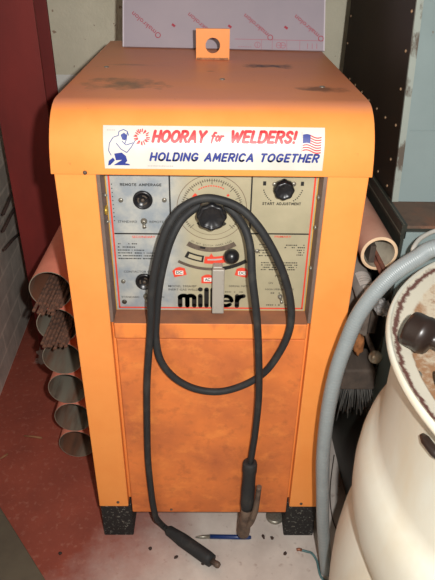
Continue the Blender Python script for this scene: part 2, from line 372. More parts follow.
    def stroke_text(s, body, x0, x1, z0, z1, y, wt=.22, slant=.2, gap=.32):
        """bold lettering drawn with round-ended strokes; wt is stroke width over letter height"""
        h = z1-z0; adv = []; tot = 0
        for ch in body:
            w_ = GLYPH[ch][0]; adv.append(tot); tot += w_+gap
        tot -= gap; w = wt*h; k = (x1-x0-w-slant*h)/tot
        for ch, a in zip(body, adv):
            for line in GLYPH[ch][1]:
                s.stroke([(x0+w/2+(a+px)*k+slant*h*pz, z0+w/2+pz*(h-w)) for px, pz in line], w, y)
        return s
    def obj(s, name, mat=None, parent=None, loc=None, bevel=0, xf=None, recalc=True):
        if recalc: bmesh.ops.recalc_face_normals(s.bm, faces=s.bm.faces)
        me = bpy.data.meshes.new(name)
        if xf is not None: s.bm.transform(xf)
        if loc is not None: s.bm.transform(Matrix.Translation(-Vector(loc)))
        s.bm.to_mesh(me); s.bm.free()
        if mat is not None and not s.mats: me.materials.append(mat)
        for m_ in s.mats: me.materials.append(m_)
        o = bpy.data.objects.new(name, me); COL.objects.link(o)
        if loc is not None: o.location = loc
        if parent is not None: attach(o, parent)
        if bevel:
            b_ = o.modifiers.new('Bevel', 'BEVEL'); b_.width = bevel; b_.segments = 2; b_.limit_method = 'ANGLE'
        return o

WLOC = {}
def attach(o, p):
    o.parent = p
    base = Vector(p.location) if p.type == 'EMPTY' else Vector((0, 0, 0))
    o.matrix_parent_inverse = Matrix.Translation(-base)

def tag(o, label=None, cat=None, group=None, kind=None):
    for k_, v_ in (('label', label), ('category', cat), ('group', group), ('kind', kind)):
        if v_: o[k_] = v_
    return o
def empty(name, loc, label, cat, group=None):
    o = bpy.data.objects.new(name, None); COL.objects.link(o); o.location = loc; o.empty_display_size = .1
    return tag(o, label, cat, group)
def copy_tree(o, dx, parent=None):
    c_ = o.copy(); COL.objects.link(c_)
    if parent: c_.parent = parent
    else: c_.location = Vector(o.location)+Vector(dx)
    for ch in o.children: copy_tree(ch, dx, c_)
    return c_
def smooth_path(pts, sub=6):
    P = [Vector(p) for p in pts]; out = []
    for i in range(len(P)-1):
        p0 = P[max(i-1, 0)]; p1 = P[i]; p2 = P[i+1]; p3 = P[min(i+2, len(P)-1)]
        for k_ in range(sub):
            t = k_/sub
            out.append(.5*((2*p1)+(p2-p0)*t+(2*p0-5*p1+4*p2-p3)*t*t+(3*p1-p0-3*p2+p3)*t**3))
    out.append(P[-1]); return out

# ------------------------------------------------------------------ the setting
g = G(); g.box((-1.2, -1.6, -.05), (1.8, 1.5, 0)); tag(g.obj('floor', M['floor']), kind='structure')
g = G(); g.box((-1.2, 1.30, 0), (1.8, 1.40, 2.6)); tag(g.obj('wall_back', M['plaster']), kind='structure')
g = G(); g.hexa([(-.80,-1.6,0),(-.635,-1.6,0),(-.785,1.30,0),(-.95,1.30,0),(-.80,-1.6,2.6),(-.635,-1.6,2.6),(-.785,1.30,2.6),(-.95,1.30,2.6)])
tag(g.obj('wall_left', M['block']), kind='structure')

# steel column: H section, flange to the front
e = empty('steel_column', (-.595, .92, 0), 'dark red painted steel H-column rising beside the block wall', 'column')
g = G(); g.box((-.672, .840, 0), (-.515, .852, 2.6)); g.obj('front_flange', M['redsteel'], e, bevel=.002)
g = G(); g.box((-.601, .852, 0), (-.589, .988, 2.6)); g.obj('web', M['redsteel'], e)
g = G(); g.box((-.672, .988, 0), (-.515, 1.000, 2.6)); g.obj('rear_flange', M['redsteel'], e, bevel=.002)

# ------------------------------------------------------------------ the welding machine
W = empty('welding_machine', (0, .38, 0), 'tall orange arc welding machine with control panel and slogan sticker', 'welding machine')
HX = .2875
g = G()
for s in (-1, 1):
    a, b_ = sorted((s*.212, s*HX))
    g.box((a, 0, .125), (b_, .055, 1.045))
    a, b_ = sorted((s*(HX-.012), s*HX))
    g.box((a, .05, .125), (b_, .757, 1.045))
g.box((-.276, .745, .125), (.276, .757, 1.045)); g.box((-.276, .055, .125), (.276, .75, .137))
g.box((-.213, .052, .70), (.213, .056, 1.045)); g.box((-.213, .02, .137), (.213, .05, .70))
g.obj('cabinet', M['orange'], W, bevel=.0022)
# recess lining either side of the control plate
for s in (-1, 1):
    g = G(); a, b_ = sorted((s*.2055, s*.2135)); g.box((a, .004, .709), (b_, .0515, 1.04)); g.obj('recess_lining', M['recess'], W)
# hood: one bent sheet, rounded front and rear
g = G(); prof = [(-.004, 1.037)]
R = .085; R2 = .012
for k in range(9):
    t = PI/2*k/8; prof.append((-.004+R*(1-math.cos(t)), 1.155-R+R*math.sin(t)))
for k in range(9):
    t = PI/2*k/8; prof.append((.762-R2+R2*math.sin(t), 1.155-R2+R2*math.cos(t)))
prof.append((.762, 1.037))
xw = lambda z: .2925-.0045*min(1, max(0, (z-1.037)/.07))
A = [g.v((-xw(z), y, z)) for y, z in prof]; B = [g.v((xw(z), y, z)) for y, z in prof]
for i in range(len(prof)-1): g.f([A[i], B[i], B[i+1], A[i+1]], True)
g.f(A); g.f(B[::-1]); g.f([A[0], A[-1], B[-1], B[0]])
hood = g.obj('hood', M['hood'], W, bevel=.0015)
# lifting eye
g = G(); n = 28; cx, cz, r = 0, 1.187, .0175
def sq(a, hx, z0, z1):
    dx, dz = math.cos(a), math.sin(a); t = 1e9
    if dx: t = min(t, hx/abs(dx))
    if dz > 1e-9: t = min(t, (z1-cz)/dz)
    if dz < -1e-9: t = min(t, (cz-z0)/-dz)
    return (dx*t, cz+dz*t)
angs = sorted(set([2*PI*k/n for k in range(n)]+[math.atan2(dz, dx) % (2*PI) for dx in (-.040, .040) for dz in (1.224-cz, 1.150-cz)]))
for y0, y1 in ((.476, .484),):
    Lr = []
    for a in angs:
        o_ = sq(a, .040, 1.150, 1.224)
        Lr.append([g.v((r*math.cos(a), y0, cz+r*math.sin(a))), g.v((o_[0], y0, o_[1])), g.v((o_[0], y1, o_[1])), g.v((r*math.cos(a), y1, cz+r*math.sin(a)))])
    for i in range(len(angs)):
        p, q_ = Lr[i], Lr[(i+1) % len(angs)]
        for k in range(4): g.f([p[k], q_[k], q_[(k+1) % 4], p[(k+1) % 4]])
eye = g.obj('lifting_eye', M['orange'], W)
g = G()
for k in range(26):
    x = -.036+.072*k/25+random.uniform(-.001, .001); g.lathe([(0, -.003), (.0028, -.001), (.0024, .002), (0, .003)], (x, .474, 1.157), n=8)
weld = g.obj('weld_bead', plain('dirty_weld', srgb(176, 120, 84), .6, var=.5, scale=120), eye)
# small screws on the hood
for (x, y) in ((-.239, .367), (.219, .189), (.02, .25)):
    g = G(); g.lathe([(.006, 0), (.006, .001), (.004, .0022), (0, .0026)], (x, y, 1.1545), n=14); g.obj('screw', M['screw'], W)
for (x, z) in ((-.238, .142), (.242, .138), (-.23, 1.041)):
    g = G(); g.lathe([(.004, 0), (.0035, .002), (0, .003)], (x, 0 if z < 1 else -.004, z), (0, -1, 0), 12); g.obj('screw', M['jaw'], W)
# feet
for (sx, y0) in ((-1, .004), (1, .004), (-1, .66), (1, .66)):
    g = G(); a, b_ = sorted((sx*.206, sx*.2865)); g.box((a, y0, 0), (b_, y0+.08, .126)); g.obj('foot', M['foot'], W, bevel=.003)
# sill, strip and lower door
g = G(); g.hexa([(-.2055,.004,.700),(.2055,.004,.700),(.2055,.052,.700),(-.2055,.052,.700),(-.2055,.004,.707),(.2055,.004,.707),(.2055,.052,.711),(-.2055,.052,.711)])
g.obj('sill', M['sill'], W)
g = G(); g.box((-.2055, .003, .667), (.2055, .02, .7065)); g.obj('trim_strip', M['strip_rust'], W, bevel=.0025)
g = G(); g.box((-.2035, .006, .095), (.2055, .020, .6635)); g.obj('door_panel', M['door_rust'], W, bevel=.002)
for (x, z) in ((-.10, .100),):
    g = G(); g.lathe([(.0035, 0), (.003, .002), (0, .003)], (x, .006, z+.006), (0, -1, 0), 12); g.obj('screw', M['jaw'], W)

# control plate
PY = .050
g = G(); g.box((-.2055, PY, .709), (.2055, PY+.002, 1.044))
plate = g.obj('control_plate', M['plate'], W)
Yd = PY-.0006
def rot_text(g, body, cx_, cz_, w, h, ang, y_):
    t = G(); t.text(body, -w/2, w/2, -h/2, h/2, y_, 0)
    m_ = Matrix.Translation((cx_, 0, cz_)) @ Matrix.Rotation(-math.radians(ang), 4, 'Y')
    vm = {}
    for v_ in t.bm.verts: vm[v_] = g.v(m_ @ v_.co)
    for f_ in t.bm.faces: g.f([vm[v_] for v_ in f_.verts])
    t.bm.free()
def deco(name, mat, fn, y=Yd):
    g = G(); fn(g); o = g.obj(name, mat, plate, recalc=False); return o
def border(g):
    g.quadxz(-.2000, .7165, -.1965, 1.04, Yd); g.quadxz(.1970, .7165, .2005, 1.04, Yd); g.quadxz(-.2000, .7150, .2005, .7185, Yd)
deco('border', M['decal_red'], border)
deco('gold_edge', M['gold'], lambda g: (g.quadxz(-.2055, .7090, .2055, .7115, Yd), g.quadxz(-.2055, .7115, -.2035, 1.04, Yd), g.quadxz(.2035, .7115, .2055, 1.04, Yd)))
def dividers(g):
    g.quadxz(-.0835, .8935, -.0805, 1.04, Yd); g.quadxz(.0755, .8965, .0785, 1.04, Yd)
    g.quadxz(-.196, .8925, -.0805, .8955, Yd); g.quadxz(.0755, .8950, .197, .8980, Yd)
deco('divider_lines', M['decal_black'], dividers)
DC = (0., .951)
def dial(g):
    y = Yd
    g.arc(DC[0], DC[1], .0680, .0692, 0, 360, y, 64)
    g.arc(DC[0], DC[1], .0575, .0583, 0, 360, y, 64)
def ticks(g):
    for k in range(61):
        a = math.radians(-45+270*k/60); r0 = .0555 if k % 5 else .0500
        ca, sa = math.cos(a), math.sin(a); w = .00055
        g.f([g.v((DC[0]+r0*ca-w*sa, Yd, DC[1]+r0*sa+w*ca)), g.v((DC[0]+.0612*ca-w*sa, Yd, DC[1]+.0612*sa+w*ca)),
             g.v((DC[0]+.0612*ca+w*sa, Yd, DC[1]+.0612*sa-w*ca)), g.v((DC[0]+r0*ca+w*sa, Yd, DC[1]+r0*sa-w*ca))])
    g.arc(DC[0], DC[1], .0395, .0450, 228, 312, Yd)
deco('dial_rings', M['ink_brown'], dial); deco('dial_scale', M['decal_black'], ticks)
def redmarks(g):
    for a in (142,): g.arc(DC[0], DC[1], .0395, .0455, a-6, a+6, Yd, 3)
    for a in range(60, 125, 6): g.arc(DC[0], DC[1], .0455, .0478, a, a+4, Yd, 2)
    g.arc(DC[0], DC[1], .0395, .0440, 38, 44, Yd, 3)
deco('dial_red_marks', M['decal_red'], redmarks)
# range switch slots and windows
deco('switch_slot', plain('slot_brown', srgb(98, 84, 72), .6, var=.4, scale=90), lambda g: (g.arc(*DC, .086, .097, 238, 302, Yd), g.arc(*DC, .134, .1405, 240, 275, Yd)))
deco('switch_slot', M['decal_black'], lambda g: (g.arc(*DC, .1335, .1420, 275, 302, Yd), g.arc(*DC, .0865, .0915, 255, 262, Yd-.0003)))
def window_black(g):
    g.arc(*DC, .107, .1225, 243, 262, Yd)
deco('scale_window', M['decal_black'], window_black)
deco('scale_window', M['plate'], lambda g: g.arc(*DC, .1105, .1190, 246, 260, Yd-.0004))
deco('scale_window', M['decal_red'], lambda g: (g.arc(*DC, .108, .1245, 263, 284, Yd-.0002), g.f([g.v((-.005, Yd-.0004, .8425)), g.v((.005, Yd-.0004, .8425)), g.v((0, Yd-.0004, .851))])))
deco('scale_window', M['sticker_grey'], lambda g: (g.arc(*DC, .1130, .1165, 266, 281, Yd-.0006),))
deco('scale_window', M['decal_red'], lambda g: (g.arc(*DC, .108, .1245, 284, 291, Yd-.0002),))
def redboxes(g, which):
    for (x, z, r_) in (which,):
        c_, s_ = math.cos(math.radians(r_)), math.sin(math.radians(r_))
        for poly in (((-.0135,-.010),(.0135,-.010),(.0135,.006),(-.0135,.006)), ((-.0135,.006),(.0135,.006),(.004,.0115),(-.004,.0115))):
            g.f([g.v((x+c_*px-s_*pz, Yd, z+s_*px+c_*pz)) for px, pz in poly])
for wh in ((-.067, .806, 14), (-.007, .789, 0), (.065, .806, -14)): deco('polarity_box', M['decal_red'], lambda g: redboxes(g, wh))
def boxtext(g):
    g.text('DC', -.0735, -.0605, .8015, .8085, Yd-.0005, .02); g.text('AC', -.013, -.002, .785, .792, Yd-.0005, .02); g.text('DC', .0585, .0715, .8015, .8085, Yd-.0005, .02)
for wx, wz in ((-.067, .8045), (-.0072, .7880), (.065, .8045)):
    deco('polarity_window', M['white'], lambda g: g.quadxz(wx-.0085, wz-.0045, wx+.0085, wz+.0050, Yd-.0003))
deco('polarity_lettering', M['decal_black'], boxtext)
# lettering
def lettering(g):
    y = Yd
    g.stroke_text('REMOTE AMPERAGE', -.1775, -.0975, .9955, 1.0012, y, .2, 0, .38)
    g.text('STANDARD', -.187, -.149, .918, .923, y, 0); g.text('REMOTE', -.124, -.096, .918, .923, y, 0)
    g.text('CONTACTOR CONTROL', -.183, -.098, .8035, .8085, y, .002)
    g.text('STANDARD', -.192, -.154, .741, .7455, y, 0); g.text('REMOTE', -.124, -.100, .741, .7455, y, 0)
    g.text('MODEL 330A/BP', -.091, -.031, .7690, .7740, y, .002)
    g.text('INERT GAS WELDER', -.091, -.018, .7605, .7655, y, .002)
    g.text('SERIAL NO.', .038, .079, .7705, .7750, y, 0)
    g.stroke_text('START ADJUSTMENT', .099, .1755, .9590, .9650, y, .2, 0, .38)
    g.text('POWER', .135, .165, .7955, .8010, y, .002); g.text('ON', .122, .131, .779, .7835, y)
    g.text('HIGH FREQUENCY', .116, .178, .7625, .7675, y, .002)
    # small print: rows of tiny broken marks
    def rows(x0, x1, z0, n_, dz, h=.0024, skip=.25):
        for i in range(n_):
            x = x0
            while x < x1-.002:
                w = random.uniform(.0012, .0042)
                if random.random() > skip: g.quadxz(x, z0-i*dz, min(x+w, x1), z0-i*dz+h, y)
                x += w+.0011
    rows(-.1905, -.150, .8700, 1, .006, skip=.5); rows(-.1915, -.155, .8625, 1, .006); rows(-.192, -.135, .8555, 1, .006)
    rows(-.192, -.095, .8490, 3, .0065, skip=.12); rows(-.094, -.084, .862, 4, .0065)
    rows(.098, .128, .871, 2, .006, .002); rows(.098, .118, .858, 2, .006); rows(.098, .126, .8455, 1, .006)
    rows(.150, .192, .8700, 2, .0055); rows(.176, .192, .8585, 3, .0055)
    rows(.104, .182, .8290, 4, .0055, skip=.15); rows(.128, .150, .755, 1, .005); rows(.120, .168, .7245, 1, .005)
    rows(-.04, .035, .8795, 0, .005); rows(.03, .075, .757, 1, .005, .002)
    for k in range(10): g.quadxz(-.1945, .998-.0085*k, -.1925, 1.000-.0085*k, y)
    # curved warning above the range slot
    msg = 'DO NOT SWITCH UNDER LOAD'
    for k, ch in enumerate(msg):
        if ch == ' ': continue
        a = 241+k*58/(len(msg)-1); ar = math.radians(a)
        rot_text(g, ch, DC[0]+.0822*math.cos(ar), DC[1]+.0822*math.sin(ar), .0007 if ch == 'I' else .0027, .0040, a-270, y)
    # curved scale round the small knob
    for k in range(24):
        a = math.radians(195+k*6.5)
        if 238 < math.degrees(a) < 300: continue
        ca, sa = math.cos(a), math.sin(a)
        g.stroke([(.138+.0375*ca, 1.000+.0375*sa), (.138+.0400*ca, 1.000+.0400*sa)], .0022, y, False)
    for sx in (-1, 1): g.quadxz(.138+sx*.0365-.003, .9995, .138+sx*.0365+.003, 1.008, y)
deco('lettering', M['decal_black'], lettering)
deco('red_lettering', M['decal_red'], lambda g: (g.text('SECONDARY', -.161, -.114, .8845, .8895, Yd, .01), g.text('PRIMARY', .128, .162, .8880, .8925, Yd, .01)))
def logo(g):
    y = Yd-.0004; w = .0100; b0, xh, asc = .7225, .7490, .7640
    def hump(x0, x1):
        r_ = (x1-x0)/2; g.stroke([(x0, b0), (x0, xh-.004)], w, y)
        g.stroke([(x0+r_-r_*math.cos(PI*k/8), xh-.006+(r_*.9)*math.sin(PI*k/8)*.75) for k in range(9)], w, y); g.stroke([(x1, xh-.006), (x1, b0)], w, y)
    hump(-.0665, -.0510); hump(-.0510, -.0360)
    g.stroke([(-.0228, b0), (-.0228, xh-.001)], w, y); g.disc(-.0228, asc, .0052, y)
    g.stroke([(-.0095, b0), (-.0095, asc)], w, y); g.stroke([(.0035, b0), (.0035, asc)], w, y)
    cx_, cz_ = .0325, (b0+xh)/2-.0005; ex, ez = .0125, .0122
    g.stroke([(cx_-ex, cz_), (cx_+ex, cz_)], w*.55, y)
    g.stroke([(cx_+ex*math.cos(math.radians(a)), cz_+ez*math.sin(math.radians(a))) for a in range(0, 316, 15)], w*.88, y)
    g.stroke([(.0565, b0), (.0565, xh-.001)], w, y); g.stroke([(.0565, xh-.012), (.0620, xh-.003), (.0700, xh-.001)], w, y)
deco('brand_lettering', M['decal_black'], logo)
# plate hardware
def recept(x, z):
    g = G(); g.lathe([(.0195, 0), (.0190, .003), (.0165, .0045), (.0150, .0042), (.0140, .0015), (0, .0015)], (x, PY, z), (0, -1, 0), 32)
    for k in range(3):
        a = PI/2+2*PI*k/3; g.use(M['blackplastic'])
    o = g.obj('receptacle', M['blackplastic'], W)
    g = G()
    for k in range(3):
        a = math.radians(60+120*k); g.arc(x, z, .0075, .0105, math.degrees(a)-32, math.degrees(a)+32, PY-.0022, 8)
    g.lathe([(.0042, 0), (.0036, .0035), (0, .0035)], (x, PY-.001, z), (0, -1, 0), 14)
    g.obj('socket_slot', plain('socket_dark_brown', srgb(74, 64, 54), .5), o)
recept(-.135, .967); recept(-.141, .782)
def toggle(x, z, s=1):
    g = G(); g.lathe([(.0065*s, 0), (.0065*s, .0025), (.0045*s, .003), (.0045*s, .007), (.002*s, .0075)], (x, PY, z), (0, -1, 0), 16)
    g.tube([(x, PY-.006, z), (x+.003, PY-.018, z-.006)], lambda i: (.0022, .0034)[i]*s, 10); g.obj('toggle_switch', M['screw'], W)
toggle(-.135, .922); toggle(-.139, .746); toggle(.150, .782, .8); toggle(.149, .748, .8)
for (x, z) in ((-.178, .966), (-.093, .967), (-.186, .782), (.121, 1.002), (.158, 1.003), (.094, .857)):
    g = G(); g.lathe([(.0048, 0), (.0044, .0018), (.0016, .0026), (0, .0026)], (x, PY, z), (0, -1, 0), 16); g.obj('screw', M['screw'], W)
g = G(); g.lathe([(.0055, 0), (.0055, .001), (0, .001)], (-.187, PY, .731), (0, -1, 0), 16); g.obj('badge', plain('badge_dark', srgb(66, 60, 50), .5), W)
for (x, z) in ((.2045, .985), (.2045, .922), (.2045, .83)):
    g = G(); g.lathe([(.005, 0), (.0045, .003), (0, .004)], (x+.0012, .028, z), (-1, 0, 0), 12); g.obj('screw', M['screw'], W)
for z, mt, r_ in ((.954, 'brass', .010), (.985, 'screw', .0035), (.93, 'screw', .0035)):
    g = G(); g.lathe([(r_, 0), (r_*.9, .004), (r_*.3, .0055), (0, .0055)], (-.2055, .028, z), (1, 0, 0), 14); g.obj('latch' if r_ > .005 else 'screw', M[mt], W)
# knobs
g = G(); g.lathe([(.0062, 0), (.0062, .0275), (.0200, .0285), (.0262, .031), (.0276, .036), (.0276, .050), (.0255, .0550), (.0215, .0568), (.0198, .0552), (.0185, .0540), (0, .0540)], (0, PY, .9545), (0, -1, 0), 96, lobes=8, amp=.045)
g.obj('control_knob', M['blackplastic'], W)
g = G(); g.lathe([(.0140, 0), (.0180, .004), (.0195, .007), (.0195, .018), (.0170, .0225), (.0135, .0235), (.012, .0222), (0, .0222)], (.138, PY, .996), (0, -1, 0), 56, lobes=8, amp=.04)
g.obj('control_knob', M['blackplastic'], W)
lv = G(); lv.box((.0035, .030, .8235-.006), (.0235, .050, .8235+.006)); lv.box((.0025, .020, .7210), (.0275, .030, .8280))
lever = lv.obj('range_lever', M['lever'], W, bevel=.002)
g = G(); g.tube([(.041, PY, .851), (.041, .030, .858)], .004, 10)
k = 10; pr = [(.0158*math.sin(PI*i/k), .0158-.0158*math.cos(PI*i/k)) for i in range(k+1)]
g.lathe(pr, (.041, .040, .856), (0, -1, .1), 24); g.obj('ball_knob', M['blackplastic'], W)

# sticker on the hood
SY = -.0046
def bend(bm):
    # lay flat artwork onto the hood's rounded front
    zb = 1.155-.085
    for v_ in bm.verts:
        if v_.co.z > zb:
            t_ = (v_.co.z-zb)/.085; off = v_.co.y+.004
            v_.co.z = zb+(.085-off)*math.sin(t_); v_.co.y = -.004+.085-(.085-off)*math.cos(t_)
g = G()
zz = [1.0495+.0765*k/16 for k in range(17)]
for a_, b2 in zip(zz, zz[1:]):
    g.quadxz(-.193, a_, .199, b2, SY)
bmesh.ops.remove_doubles(g.bm, verts=g.bm.verts, dist=1e-6); bend(g.bm)
sticker = g.obj('slogan_sticker', M['sticker'], W, recalc=False)
sticker.modifiers.new('Thickness', 'SOLIDIFY').thickness = .0005; sticker.modifiers['Thickness'].offset = -1
def sd(name, mat, fn):
    g = G(); fn(g); bend(g.bm); return g.obj(name, mat, sticker, recalc=False)
y = SY-.0005
sd('red_lettering', M['hooray_red'], lambda g: (g.stroke_text('HOORAY', -.108, -.008, 1.0960, 1.1190, y, .225, .2), g.stroke_text('for', -.004, .023, 1.0985, 1.1165, y, .20, .25, .22), g.stroke_text('WELDERS!', .029, .152, 1.0965, 1.1200, y, .225, .2)))
sd('blue_lettering', M['sticker_blue'], lambda g: g.stroke_text('HOLDING AMERICA TOGETHER', -.1125, .193, 1.0640, 1.0805, y, .22, .2, .38))
def star(g):
    for k in range(22):
        a = 2*PI*k/22+random.uniform(-.1, .1); r0 = .0060+random.uniform(0, .003); r1 = .0125+random.uniform(0, .0028)
        g.stroke([(-.1250+r0*math.cos(a), 1.1060+r0*math.sin(a)), (-.1250+r1*math.cos(a), 1.1060+r1*math.sin(a))], .0019, y, False)
sd('spark_burst', M['hooray_red'], star)
def welder(g):
    P = lambda *pts: g.f([g.v((x_, y, z_)) for x_, z_ in pts])
    # kneeling welder: trousers, mask, outlines
    P((-.1745,1.0770),(-.1610,1.0790),(-.1540,1.0730),(-.1600,1.0660),(-.1720,1.0650))
    P((-.1870,1.0555),(-.1830,1.0560),(-.1740,1.0650),(-.1770,1.0700),(-.1850,1.0640))
    P((-.1770,1.0560),(-.1600,1.0560),(-.1520,1.0640),(-.1540,1.0730),(-.1610,1.0660))
    P((-.1600,1.0560),(-.1480,1.0560),(-.1485,1.0585),(-.1570,1.0600))
    P((-.1620,1.1090),(-.1560,1.1130),(-.1500,1.1080),(-.1535,1.1000),(-.1590,1.1010))
    for pts in ([(-.1660,1.1080),(-.1650,1.1150),(-.1570,1.1185),(-.1500,1.1150),(-.1480,1.1080)], [(-.1500,1.1150),(-.1520,1.1010),(-.1550,1.0940)],
                [(-.1660,1.1080),(-.1750,1.1050),(-.1820,1.0950),(-.1840,1.0820),(-.1800,1.0740)], [(-.1700,1.0950),(-.1620,1.0850),(-.1520,1.0790),(-.1440,1.0880),(-.1370,1.0990)],
                [(-.1600,1.0990),(-.1530,1.0920),(-.1400,1.0960)]):
        g.stroke(pts, .0013, y, False)
sd('welder_drawing', M['sticker_blue'], welder)
# flag
fx0, fx1, fz0, fz1 = .160, .193, 1.085, 1.113
def wav(x_): return .002*math.sin((x_-fx0)/(fx1-fx0)*2*PI)
def stripe(g, i, n_, x0=fx0, x1=fx1):
    za = fz1-(fz1-fz0)*i/n_; zb = fz1-(fz1-fz0)*(i+1)/n_
    for k in range(10):
        a = x0+(x1-x0)*k/10; b_ = x0+(x1-x0)*(k+1)/10; sl = -.10
        f_ = lambda q_, z_: (q_, y, z_+wav(q_)+sl*(q_-fx0))
        g.f([g.v(f_(a, zb)), g.v(f_(b_, zb)), g.v(f_(b_, za)), g.v(f_(a, za))])
sd('flag_stripes', M['hooray_red'], lambda g: [stripe(g, i, 13) for i in range(0, 13, 2)])
y = SY-.0008
sd('flag_canton', M['sticker_blue'], lambda g: [stripe(g, i, 13, fx0, fx0+.0135) for i in range(0, 7)])
sd('flag_staff', M['sticker_grey'], lambda g: g.stroke([(.1583, 1.1175), (.1583, 1.0830)], .0012, y, False))
def faint(g):
    x = -.116
    while x < -.070:
        w = random.uniform(.001, .003); g.quadxz(x, 1.0545, x+w, 1.0562, y); x += w+.0009
    x = -.186
    while x < -.172: g.quadxz(x, 1.1165, x+.002, 1.1180, y); x += .003
sd('small_print', M['sticker_grey'], faint)

# ------------------------------------------------------------------ cable with electrode holder
CB = empty('welding_cable', (.03, -.08, 0), 'black rubber welding cable looped over the large control knob', 'cable')
CP = [(-.112,.008,.018),(-.128,.020,.022),(-.1395,-.006,.085),(-.1435,-.012,.130),(-.147,-.014,.190),(-.150,-.014,.313),(-.146,-.014,.445),(-.140,-.014,.565),(-.1275,-.015,.690),(-.1225,-.022,.745),(-.119,-.022,.800),(-.105,-.022,.874),(-.088,-.019,.930),(-.068,-.012,.964),(-.047,-.005,.981),(-.025,.001,.989),(-.002,.002,.9915),(.026,.000,.986),(.048,-.005,.978),(.069,-.012,.964),(.097,-.019,.931),(.127,-.022,.879),(.151,-.022,.819),(.164,-.022,.760),(.164,-.020,.705),(.149,-.018,.650),(.121,-.014,.592),(.078,-.014,.555),(.022,-.014,.534),(-.034,-.014,.542),(-.080,-.014,.574),(-.108,-.013,.621),(-.1165,-.007,.674),(-.1135,-.005,.727),(-.106,-.005,.795),(-.095,-.003,.850),(-.081,.002,.899),(-.063,.012,.935),(-.042,.026,.953),(-.018,.031,.967),(.004,.031,.9705),(.027,.029,.965),(.048,.018,.949),(.066,.000,.926),(.076,-.014,.891),(.081,-.026,.835),(.093,-.034,.752),(.102,-.036,.650),(.108,-.034,.537),(.106,-.030,.430),(.102,-.026,.354),(.099,-.022,.303)]
# the run that drops to the holder hangs in front of the loop's bottom
g = G(); g.tube(smooth_path(CP, 5), .0080, 14); g.obj('cable', M['blackrubber'], CB)
h0, h1, h2 = Vector((.099,-.022,.318)), Vector((.097,-.030,.158)), Vector((.091,-.034,.052))
g = G(); d = (h1-h0); L = d.length
g.lathe([(.011, 0), (.0165, .002), (.0180, .008), (.0180, .030), (.0165, .034), (.0165, .078), (.0175, .082), (.0175, L*.9), (.0150, L)], h0, d, 28)
hd = g.obj('holder_handle', M['blackrubber'], CB)
g = G(); d2 = h2-h1
g.lathe([(.0150, -.015), (.0150, .03), (.0160, .05), (.0165, .085), (.0150, .100), (.008, d2.length), (0, d2.length+.001)], h1, d2, 24)
g.obj('holder_jaw', M['jaw'], CB)
g = G(); g.tube(smooth_path([(.100,-.040,.100),(.108,-.045,.125),(.117,-.043,.165),(.121,-.041,.205),(.1235,-.041,.252)], 4), lambda i: .0075+.0012*math.sin(i*.3), 12)
g.obj('release_lever', M['jaw'], CB)
c0, c1, c2 = Vector((-.112,.008,.019)), Vector((.009,-.085,.019)), Vector((.026,-.098,.019))
g = G(); L = (c1-c0).length
g.lathe([(.0088, -.004), (.0140, .004), (.0150, .02), (.0180, .05), (.0182, L*.9), (.0165, L), (.008, L)], c0, c1-c0, 26); g.obj('cable_connector', M['blackrubber'], CB)
g = G(); g.lathe([(.0075, 0), (.0075, .010), (.0085, .012), (.0085, .020), (.006, .024)], c1, c2-c1, 16); g.obj('connector_pin', M['jaw'], CB)

# ------------------------------------------------------------------ pen and debris on the floor
e = empty('ballpoint_pen', (.05, -.003, 0), 'blue pen lying on the grey floor below the electrode holder', 'pen')
a, b_, c_ = Vector((-.036,-.006,.0062)), Vector((.004,-.0035,.0062)), Vector((.116,-.006,.0062))
g = G(); g.lathe([(.0062, 0), (.0062, .080), (.0058, .106), (.004, .112)], b_, c_-b_, 14); g.obj('barrel', M['bluepen'], e)
g = G(); g.lathe([(.0012, 0), (.0030, .006), (.0050, .018), (.0056, (b_-a).length)], a, b_-a, 12); g.obj('tip', M['screw'], e)
g = G(); g.box((.055, -.0065, .0118), (.105, -.0025, .0132)); g.obj('clip', M['bluepen'], e)
g = G(); g.lathe([(.023, 0), (.025, .004), (.025, .010), (.019, .012), (0, .012)], (.187, .062, 0), n=32)
tag(g.obj('metal_disc', M['screw']), 'small dull metal disc on floor under the door panel beside right foot', 'disc')
def splinter(pts, lab):
    g = G(); g.tube(pts, lambda i: .0035 if i else .002, 6); tag(g.obj('wood_splinter', M['splinter']), lab, 'splinter')
splinter([(-.607,.371,.0035),(-.575,.368,.0035),(-.546,.362,.0035)], 'pale splinter on red floor, nearer the pipe stack')
splinter([(-.654,.273,.0035),(-.644,.284,.0035),(-.636,.293,.0035)], 'pale splinter on red floor at the left picture edge')
for i, (x, y_) in enumerate([(-.086,-.063),(-.015,-.08),(.150,.0),(.174,-.004),(.204,-.051),(-.056,-.034),(-.395,-.052),(-.157,-.037)]):
    g = G(); g.lathe([(0, 0), (.006, .0005), (.005, .004), (0, .005)], (0, 0, 0), n=7)
    for v_ in g.bm.verts: v_.co.x *= random.uniform(.6, 1.4); v_.co.y *= random.uniform(.5, 1.1)
    o = tag(g.obj('debris_chip', M['grit']), 'tiny dark chip of debris on the concrete floor', 'debris', 'dark chips on the floor'); o.location = (x, y_, 0); o.rotation_euler.z = random.uniform(0, 3)
g = G(); g.use(M['teal']); g.tube(smooth_path([(.250,-.043,.004),(.263,-.047,.004),(.276,-.054,.006),(.286,-.075,.004),(.287,-.097,.004),(.290,-.120,.004),(.304,-.132,.004),(.322,-.128,.004),(.326,-.112,.004)], 5), .0032, 8)
g.use(M['copper']); g.tube([(.250,-.043,.004),(.243,-.041,.005),(.236,-.042,.004)], .0042, 8)
tag(g.obj('wire_offcut', M['teal']), 'short teal wire with bare copper end curled at foot of grey hose', 'wire')
g = G(); g.tube(smooth_path([(.398,.295,.003),(.37,.195,.003),(.355,.121,.003),(.351,.053,.003),(.358,.014,.003)], 5), .0016, 6)
